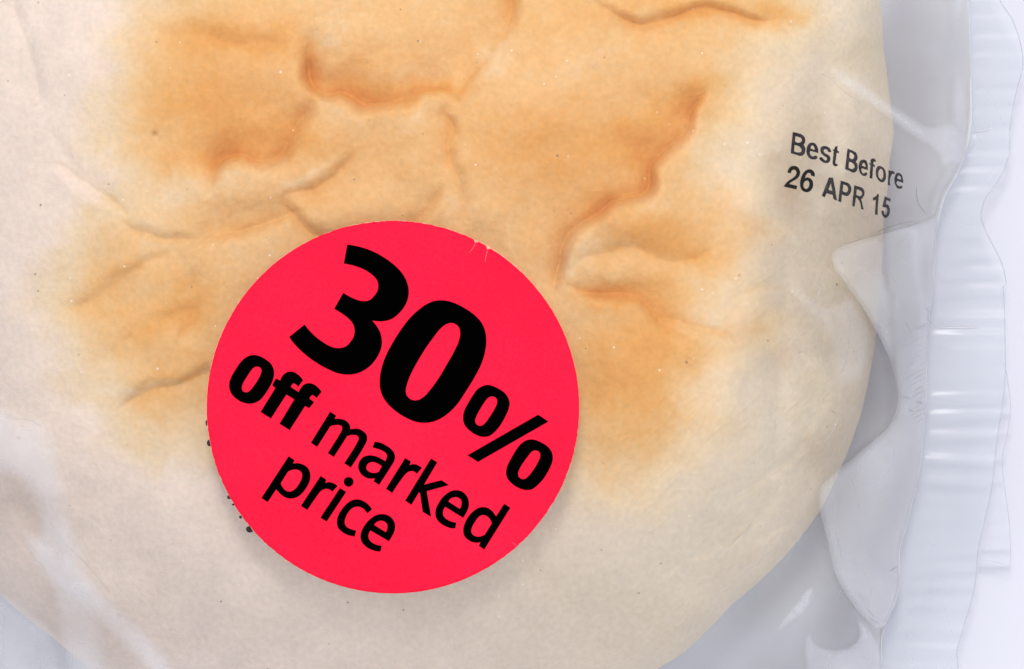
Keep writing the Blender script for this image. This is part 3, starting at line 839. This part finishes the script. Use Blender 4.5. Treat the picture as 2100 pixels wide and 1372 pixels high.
F9 = [(-60, 1150), (0, 1205), (60, 1245), (110, 1290), (140, 1360), (160, 1480), (-60, 1480)]
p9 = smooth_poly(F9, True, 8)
link('pleat_sheen', sheet_mesh('pleat_sheen', [p9], fold_z(.0009, 781, .0005), 9, soft=30), M_fold_sheen, bag)
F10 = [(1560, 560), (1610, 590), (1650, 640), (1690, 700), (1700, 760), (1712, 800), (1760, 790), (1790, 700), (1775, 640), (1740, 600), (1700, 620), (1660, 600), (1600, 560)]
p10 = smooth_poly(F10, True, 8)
link('pleat_sheen', sheet_mesh('pleat_sheen', [p10], fold_z(.0007, 791, .0004), 9, soft=26), M_veil, bag)
for pts, r in (([(1686, 556), (1682, 590), (1670, 618), (1664, 626)], .00007), ([(1738, 625), (1742, 690), (1733, 745), (1724, 768)], .00008), ([(1668, 700), (1690, 752), (1706, 780)], .00005),
               ([(1700, 840), (1716, 850), (1712, 880)], .00005), ([(1640, 690), (1662, 676)], .00004), ([(1615, 745), (1640, 722), (1660, 712)], .00004), ([(1720, 850), (1705, 890), (1690, 915)], .00006),
               ([(1510, 1020), (1545, 992), (1570, 980)], .00004), ([(1548, 1060), (1530, 1090), (1500, 1118)], .00006), ([(1580, 905), (1590, 880), (1588, 860)], .00005), ([(1400, 1150), (1430, 1130)], .00004),
               ([(1740, 965), (1755, 1010), (1765, 1060)], .00004), ([(1722, 1010), (1712, 1050), (1716, 1100), (1730, 1150)], .00006), ([(1712, 1240), (1722, 1215), (1728, 1205)], .00005),
               ([(1680, 150), (1700, 160), (1730, 186), (1770, 215)], .00005), ([(1800, 475), (1835, 462), (1880, 452)], .00005), ([(1880, 380), (1885, 420), (1902, 440)], .00006),
               ([(20, 860), (60, 862), (90, 880)], .00005), ([(95, 1060), (130, 1110), (180, 1160), (230, 1220)], .00006), ([(60, 1120), (75, 1150), (95, 1162)], .00005)):
    tube('glint_streak', smooth_poly(pts, False, 3), lambda x, y: film_z(x, y) + .00006, r * .62, M_streak, bag)  # thin film highlights, put in as pale beads

# ------------------------------------------------------------------ lettering
C = 1
def G(o, s, *loops):
    return [[((p[0] / s + o[0], p[1] / s + o[1]) + ((1,) if len(p) > 2 else ())) for p in lp] for lp in loops]

o1, s1 = (580, 490), 4.732
o2, s2 = (760, 600), 4.9
o3, s3 = (930, 770), 5.486
o4, s4 = (460, 710), 7.22
o5, s5 = (630, 830), 8.073
o6, s6 = (780, 910), 7.222
o7, s7 = (880, 980), 8.573
o8, s8 = (530, 920), 6.238
GLYPHS = [
 ('number', 'digit', G(o1, s1, [(625,55,C),(680,62),(740,75),(850,110),(950,160),(1060,235),(1140,310),(1200,405),(1221,490),(1218,560),(1195,630),(1130,720),(1060,775),(980,798),(920,799),(867,791,C),(915,850),(950,920),(962,990),(955,1060),(920,1140),(850,1230),(770,1285),(690,1312),(610,1316),(530,1302),(440,1265),(340,1210),(240,1140),(150,1060),(100,1005),(62,950,C),(213,830,C),(250,880),(310,940),(380,995),(450,1037),(510,1057),(560,1058),(610,1043),(655,1000),(688,945),(696,880),(683,830),(645,780),(580,728),(498,678,C),(587,523,C),(650,560),(710,587),(765,602),(815,602),(855,585),(890,548),(915,510),(926,460),(920,415),(895,375),(850,335),(780,293),(690,260),(592,238,C)])),
 ('number', 'digit', G(o2, s2, [(715,77),(640,85),(560,118),(480,175),(400,250),(310,365),(230,490),(160,620),(115,740),(93,860),(95,960),(120,1040),(170,1115),(250,1190),(350,1255),(450,1297),(530,1309),(610,1302),(700,1268),(790,1205),(880,1110),(960,990),(1040,860),(1110,725),(1150,600),(1163,490),(1155,400),(1120,310),(1050,230),(960,165),(860,112),(790,88)],
   [(805,305),(760,318),(710,355),(640,440),(560,550),(480,680),(410,810),(370,910),(354,990),(362,1030),(390,1064),(430,1082),(475,1080),(530,1050),(600,975),(690,850),(770,715),(840,590),(885,490),(900,410),(890,355),(855,318)])),
 ('number', 'percent_sign', G(o3, s3, [(395,106),(330,118),(270,155),(220,220),(160,320),(120,400),(108,480),(120,545),(165,605),(230,655),(300,685),(350,691),(400,682),(460,640),(520,570),(580,470),(620,380),(632,310),(620,260),(580,200),(500,145),(440,118)],
   [(432,236),(395,248),(350,300),(300,380),(260,455),(244,510),(255,545),(285,565),(320,563),(360,530),(410,460),(460,380),(488,320),(491,280),(475,250)],
   [(952,441,C),(1070,518,C),(275,973,C),(157,898,C)],
   [(880,719),(820,730),(765,765),(710,830),(650,930),(605,1020),(591,1090),(600,1145),(640,1200),(700,1248),(770,1280),(825,1291),(880,1282),(940,1240),(1010,1165),(1070,1070),(1108,985),(1118,920),(1105,860),(1060,800),(1000,760),(940,732)],
   [(920,843),(885,855),(845,900),(790,975),(740,1060),(726,1110),(738,1145),(770,1165),(805,1163),(845,1130),(900,1060),(950,975),(976,910),(975,880),(955,853)])),
 ('off', 'letter', G(o4, s4, [(430,130),(370,140),(300,180),(230,250),(160,355),(105,450),(75,540),(76,630),(110,710),(180,780),(270,832),(370,851),(450,840),(530,795),(600,715),(670,605),(720,500),(737,410),(728,330),(690,260),(620,200),(530,150)],
   [(480,301),(440,315),(390,370),(330,460),(280,545),(260,610),(268,655),(300,680),(345,680),(390,645),(450,570),(510,475),(545,395),(550,345),(525,312)])),
 ('off', 'letter', G(o4, s4, [(975,375),(1030,383),(1085,415),(1130,455),(1167,502,C),(1095,600,C),(1060,565),(1025,549,C),(1005,565),(985,605,C),(1100,678,C),(1140,610),(1190,562),(1245,547),(1310,558),(1370,595),(1410,635),(1441,673,C),(1368,768,C),(1335,738),(1303,723,C),(1280,740),(1262,777,C),(1331,828,C),(1258,915,C),(1195,888,C),(968,1243,C),(817,1148,C),(1036,787,C),(920,716,C),(690,1072,C),(537,973,C),(756,620,C),(708,577,C),(765,477,C),(825,507,C),(860,440),(910,395)])),
 ('marked', 'letter', G(o5, s5, [(380,115,C),(480,180,C),(455,235,C),(520,232),(590,243),(655,275),(700,325),(713,370),(710,405,C),(770,397),(850,400),(920,433),(970,480),(993,535),(990,590),(965,650),(940,695),(722,1040,C),(612,970,C),(800,675),(838,605),(853,560),(848,535),(820,508),(760,500),(700,507),(662,520,C),(442,865,C),(340,800,C),(530,500),(562,445),(580,390),(570,355),(530,337),(470,337),(415,345),(380,360,C),(165,698,C),(60,630,C)])),
 ('marked', 'letter', G(o5, s5, [(1115,612,C),(1200,625),(1290,665),(1380,725),(1435,790),(1455,850),(1445,920),(1415,980),(1380,1035),(1193,1327,C),(1100,1272,C),(1122,1218,C),(1060,1224),(990,1213),(920,1175),(870,1115),(847,1050),(850,980),(880,915),(940,860),(1010,840),(1080,840),(1150,858),(1225,893),(1293,935,C),(1315,880),(1320,835),(1295,795),(1240,760),(1170,732),(1083,708,C)],
   [(1236,1018,C),(1170,975),(1115,952),(1060,950),(1015,970),(985,1010),(978,1050),(1000,1090),(1050,1120),(1105,1130),(1160,1120),(1190,1103,C)])),
 ('marked', 'letter', G(o6, s6, [(367,212,C),(452,262,C),(433,318,C),(480,303),(530,307),(580,330),(615,358,C),(542,446,C),(500,412),(455,404),(410,420),(365,460),(310,530),(175,730,C),(83,667,C)])),
 ('marked', 'letter', G(o6, s6, [(750,218,C),(844,275,C),(648,605,C),(905,540,C),(1017,612,C),(688,703,C),(752,1082,C),(628,1010,C),(585,722,C),(572,722,C),(460,905,C),(368,842,C)])),
 ('marked', 'letter', G(o7, s7, [(470,218),(400,228),(320,270),(240,340),(170,440),(125,530),(110,620),(120,690),(160,760),(230,820),(310,862),(380,885),(462,887,C),(478,787,C),(420,777),(340,745),(280,705),(250,660),(245,600),(258,550),(285,510,C),(597,703,C),(650,620),(690,530),(700,440),(685,360),(640,290),(580,240),(520,221)],
   [(338,415,C),(385,360),(440,340),(490,340),(540,365),(567,405),(570,460),(555,515),(538,545,C)])),
 ('marked', 'letter', G(o7, s7, [(1322,454,C),(1428,527,C),(970,1260,C),(875,1195,C),(905,1130,C),(830,1140),(750,1125),(680,1085),(625,1030),(603,960),(605,880),(640,770),(700,670),(780,585),(860,532),(940,514),(1020,525),(1100,575),(1178,678,C)],
   [(1103,798,C),(1075,735),(1020,675),(960,653),(910,660),(860,700),(800,785),(755,870),(741,945),(760,990),(810,1025),(870,1035),(930,1022),(980,998,C)])),
 ('price', 'letter', G(o8, s8, [(386,98,C),(462,148,C),(441,192,C),(510,187),(570,203),(625,240),(655,290),(665,345),(650,430),(600,520),(540,590),(470,630),(405,639),(345,625),(285,585),(228,522,C),(118,685,C),(38,632,C)],
   [(378,295,C),(430,272),(490,268),(535,288),(558,325),(555,375),(520,450),(470,515),(420,547),(375,549),(330,520),(285,443,C)])),
 ('price', 'letter', G(o8, s8, [(795,350,C),(870,398,C),(853,440,C),(900,430),(955,440),(1013,478,C),(945,550,C),(905,522),(860,514),(810,535),(760,590),(735,625),(625,785,C),(543,733,C)])),
 ('price', 'letter', G(o8, s8, [(1043,505,C),(1124,553,C),(872,935,C),(793,883,C)], [(1154+63*math.cos(a*math.pi/8), 425+62*math.sin(a*math.pi/8)) for a in range(16)])),
 ('price', 'letter', G(o8, s8, [(1270,650),(1200,660),(1130,705),(1060,785),(1015,870),(1003,945),(1018,1010),(1070,1065),(1150,1108),(1232,1124,C),(1250,1048,C),(1180,1030),(1120,990),(1103,945),(1115,885),(1150,815),(1200,762),(1255,743),(1310,750),(1360,785),(1392,830,C),(1454,777,C),(1410,720),(1345,672)])),
 ('price', 'letter', G(o8, s8, [(1580,838),(1510,850),(1430,900),(1360,980),(1318,1060),(1305,1130),(1320,1190),(1370,1250),(1450,1295),(1520,1315),(1561,1315,C),(1578,1243,C),(1510,1230),(1445,1195),(1412,1150),(1408,1100),(1433,1047,C),(1668,1185,C),(1710,1120),(1745,1040),(1748,970),(1720,905),(1670,860),(1625,843)],
   [(1478,975,C),(1520,935),(1570,922),(1615,935),(1645,965),(1650,1010),(1630,1070,C)])),
]
t1, q1 = (1600, 260), 9.15
t2, q2 = (1720, 300), 8.573
DATE = [
 ('best_before', 'letter', G(t1, q1, [(235,95,C),(330,118),(400,142),(450,180),(472,240),(465,300),(440,335,C),(470,385),(475,440),(460,500),(430,535),(375,548),(290,522),(195,498,C)], [(290,175,C),(350,195),(390,215),(410,245),(395,280),(365,298),(275,275,C)], [(270,345,C),(340,362),(380,390),(400,430),(395,465),(365,480),(262,458,C)])),
 ('best_before', 'letter', G(t1, q1, [(600,295),(550,310),(510,360),(492,430),(500,510),(530,570),(580,605),(640,615),(690,600),(700,560),(650,540),(615,560),(580,540),(560,500),(565,455,C),(715,493,C),(715,430),(690,360),(650,310)], [(570,408,C),(580,370),(610,350),(635,375),(645,430,C)])),
 ('best_before', 'letter', G(t1, q1, [(820,360),(890,375),(935,410),(960,470,C),(905,478,C),(880,435),(840,420),(815,445),(835,490),(900,525),(940,575),(940,630),(905,675),(850,683),(785,655),(735,595),(740,570,C),(790,570,C),(815,610),(850,632),(880,605),(865,575),(810,540),(765,490),(752,430),(765,385)])),
 ('best_before', 'letter', G(t1, q1, [(1030,372,C),(1080,358,C),(1075,445,C),(1108,468,C),(1100,505,C),(1065,485,C),(1048,600),(1045,690),(1080,705,C),(1080,735,C),(1040,745),(1000,725),(985,690),(990,600),(1005,460,C),(975,430,C),(1015,425,C)])),
 ('best_before', 'letter', G(t2, q2, [(155,38,C),(240,75),(305,110),(328,160),(330,220),(303,270,C),(330,320),(333,390),(305,445),(270,465),(200,440),(112,400,C),(135,200)], [(195,108,C),(240,125),(270,165),(265,205),(240,225),(187,200,C)], [(180,275,C),(240,292),(275,330),(275,375),(245,400),(175,375,C)])),
 ('best_before', 'letter', G(t2, q2, [(430,233),(385,250),(355,310),(352,390),(370,460),(410,510),(455,525),(495,505),(500,470),(465,460),(440,480),(415,460),(400,425),(405,390,C),(510,420,C),(515,370),(505,300),(475,245)], [(410,340,C),(425,300),(445,290),(465,320),(472,365,C)])),
 ('best_before', 'letter', G(t2, q2, [(565,235),(605,212),(645,235),(660,272,C),(625,270),(610,290),(608,310,C),(638,335,C),(630,368,C),(607,355,C),(592,575,C),(543,560,C),(557,335,C),(530,300,C),(562,295,C)])),
 ('best_before', 'letter', G(t2, q2, [(720,345),(770,365),(815,420),(832,500),(820,590),(780,632),(730,625),(680,570),(652,490),(655,410),(680,360)], [(740,395),(710,430),(697,490),(710,550),(750,585),(775,550),(785,480),(770,420)])),
 ('best_before', 'letter', G(t2, q2, [(878,418,C),(920,440,C),(940,430),(985,460,C),(978,498,C),(945,480),(925,510),(905,692,C),(862,680,C),(870,550)])),
 ('best_before', 'letter', G(t2, q2, [(1055,468),(1015,475),(988,530),(980,610),(1000,690),(1040,740),(1080,750),(1120,725),(1112,695),(1075,705),(1040,690),(1018,640),(1025,610,C),(1138,645,C),(1130,570),(1105,500)], [(1030,565,C),(1045,520),(1075,525),(1095,560),(1090,590,C)])),
 ('bold', 'digit', G(t1, q1, [(135,860,C),(160,790),(200,745),(255,733),(320,750),(360,800),(375,860),(360,920),(320,970),(260,1010),(200,1045),(172,1072,C),(320,1107,C),(303,1178,C),(65,1122,C),(100,1070),(160,1010),(240,960),(290,910),(305,860),(290,820),(255,805),(220,825),(200,873,C)])),
 ('bold', 'digit', G(t1, q1, [(545,797),(600,810),(640,855),(650,935,C),(582,918,C),(565,875),(530,865),(490,900),(465,965,C),(510,950),(560,965),(605,1010),(620,1080),(600,1160),(550,1215),(490,1230),(425,1205),(385,1150),(372,1070),(385,980),(420,890),(480,820)], [(497,1010),(455,1035),(437,1085),(445,1135),(480,1165),(520,1150),(545,1100),(545,1050),(525,1015)])),
 ('date', 'letter', G(t1, q1, [(915,950,C),(995,958,C),(1068,1385,C),(1005,1365,C),(985,1280,C),(870,1250,C),(835,1325,C),(780,1298,C)], [(950,1060,C),(978,1205,C),(905,1180,C)])),
 ('date', 'letter', G(t2, q2, [(35,603,C),(110,625),(180,655),(215,705),(222,770),(200,835),(155,878),(100,865),(58,848,C),(45,985,C),(-10,970,C)], [(80,675,C),(130,690),(160,725),(163,780),(140,808),(68,785,C)])),
 ('date', 'letter', G(t2, q2, [(275,685,C),(350,708),(420,735),(452,785),(452,850),(425,900),(395,930,C),(443,1115,C),(393,1105,C),(345,935),(315,905,C),(305,900,C),(280,1062,C),(235,1050,C)], [(318,757,C),(370,775),(405,805),(408,850),(375,875),(308,848,C)])),
 ('date', 'digit', G(t2, q2, [(685,830,C),(708,850,C),(695,1000),(683,1208,C),(638,1198,C),(650,940,C),(605,958,C),(597,905,C),(650,880)])),
 ('date', 'digit', G(t2, q2, [(810,880,C),(915,925,C),(910,975,C),(845,945,C),(828,1010,C),(870,1035),(898,1085),(895,1170),(865,1240),(820,1260),(775,1230),(753,1135,C),(795,1135,C),(805,1185),(830,1200),(850,1160),(855,1110),(835,1075),(805,1075),(768,1060,C)])),
]
# date printed straight on the film (a part of the bag, its characters sub-parts)
date_root = bpy.data.objects.new('printed_date', None); col.objects.link(date_root); date_root.parent = bag
rj = random.Random(5)
for word, kind, loops in DATE:
    lp = []
    for L_ in loops:
        p = smooth_poly(L_, True, 1.6)
        if word != 'bold':
            p = p + np.array([[rj.uniform(-.32, .32), rj.uniform(-.32, .32)] for _ in p])
        lp.append(p)
    me = sheet_mesh(kind, lp, lambda x, y: film_z(x, y) + .00012, 3.5)
    link(kind, me, M_date_bold if word == 'bold' else M_date, date_root)

# ------------------------------------------------------------------ sticker
sticker = empty('discount_sticker')
tag(sticker, 'round fluorescent red-pink discount sticker with black lettering on the front of the bag', 'sticker')
rs = random.Random(3)
ang = np.linspace(0, 2 * math.pi, 420, endpoint=False)
rad = 382.0 + np.array([rs.uniform(-.5, .5) for _ in ang]) * (.5 + .9 * (np.sin(ang * 3) > .3))
disc = np.stack([806 + rad * np.cos(ang), 835 + rad * np.sin(ang)], -1)
# two tiny tears at the upper right edge
for i, a in enumerate(ang):
    for nx, ny in ((978, 494), (1002, 508)):
        d = math.hypot(disc[i, 0] - nx, disc[i, 1] - ny)
        if d < 3.2: disc[i] = disc[i] * .985 + np.array([806, 835]) * .015
st_z = lambda x, y: film_base(x, y) + .00022 + 1e-3 * .11 * fbm(x, y, 170, 801, 2)
me = sheet_mesh('paper_disc', [disc], st_z, 9)
pd = link('paper_disc', me, M_sticker, sticker)
sm_ = pd.modifiers.new('thickness', 'SOLIDIFY'); sm_.thickness = .00009; sm_.offset = -1
rad2 = 382.2 + 1.6 * np.array([rs.uniform(0, 1) ** 3 for _ in ang]) * (np.cos(ang + 2.4) > -.3)
disc2 = np.stack([806 + rad2 * np.cos(ang), 835 + rad2 * np.sin(ang)], -1)
me = sheet_mesh('adhesive_edge', [disc2], lambda x, y: st_z(x, y) - .00013, 14)
link('adhesive_edge', me, M_paper_edge, sticker)
prints = {}
for nm in ('number', 'off', 'marked', 'price'):
    e = bpy.data.objects.new('printed_' + ('number' if nm == 'number' else 'word'), None)
    col.objects.link(e); e.parent = sticker; prints[nm] = e
for word, kind, loops in GLYPHS:
    lp = [smooth_poly(L_, True, 2.5) for L_ in loops]
    me = sheet_mesh(kind, lp, lambda x, y: st_z(x, y) + .00004, 9)
    link(kind, me, M_black, prints[word])


def sliver(name, pts, wpx, zf, mat, parent):
    p = smooth_poly(pts, False, 3)
    t = np.gradient(p, axis=0); t /= np.linalg.norm(t, axis=1)[:, None]
    n = np.stack([-t[:, 1], t[:, 0]], -1)
    w_ = wpx * np.sin(np.linspace(.25, math.pi - .1, len(p)))[:, None]
    loop = np.vstack([p + n * w_, (p - n * w_)[::-1]])
    return link(name, sheet_mesh(name, [loop], zf, 30), mat, parent)


for pts, w_ in (([(977, 494), (971, 507), (962, 519)], .8), ([(1001, 509), (997, 524), (994, 540)], .8), ([(1171, 722), (1174, 735)], .7), ([(1050, 1112), (1062, 1122)], .6)):
    sliver('scuff_line', pts, w_, lambda x, y: st_z(x, y) + .00003, M_pink, sticker)

# black ink of a print on the film that peeps out from under the sticker's left edge
for cx, cy, a, b in ((424, 844, 2, 4), (422, 868, 3, 6), (427, 909, 5, 7), (468, 1021, 5, 4), (476, 1036, 3, 2), (491, 1062, 3, 3), (511, 1087, 8, 7)):
    cx, cy = 806 + (cx - 806) * .993, 835 + (cy - 835) * .993
    p = [(cx + a * math.cos(t) * rs.uniform(.95, 1.1), cy + b * math.sin(t) * rs.uniform(.95, 1.1)) for t in np.linspace(0, 2 * math.pi, 9, endpoint=False)]
    link('ink_mark', sheet_mesh('ink_mark', [smooth_poly(p, True, 1)], lambda x, y: film_base(x, y) + .00006, 3), M_date, date_root)

tag(bag, 'clear thin plastic bag with crimped end seal at right and printed best-before date', 'bag')
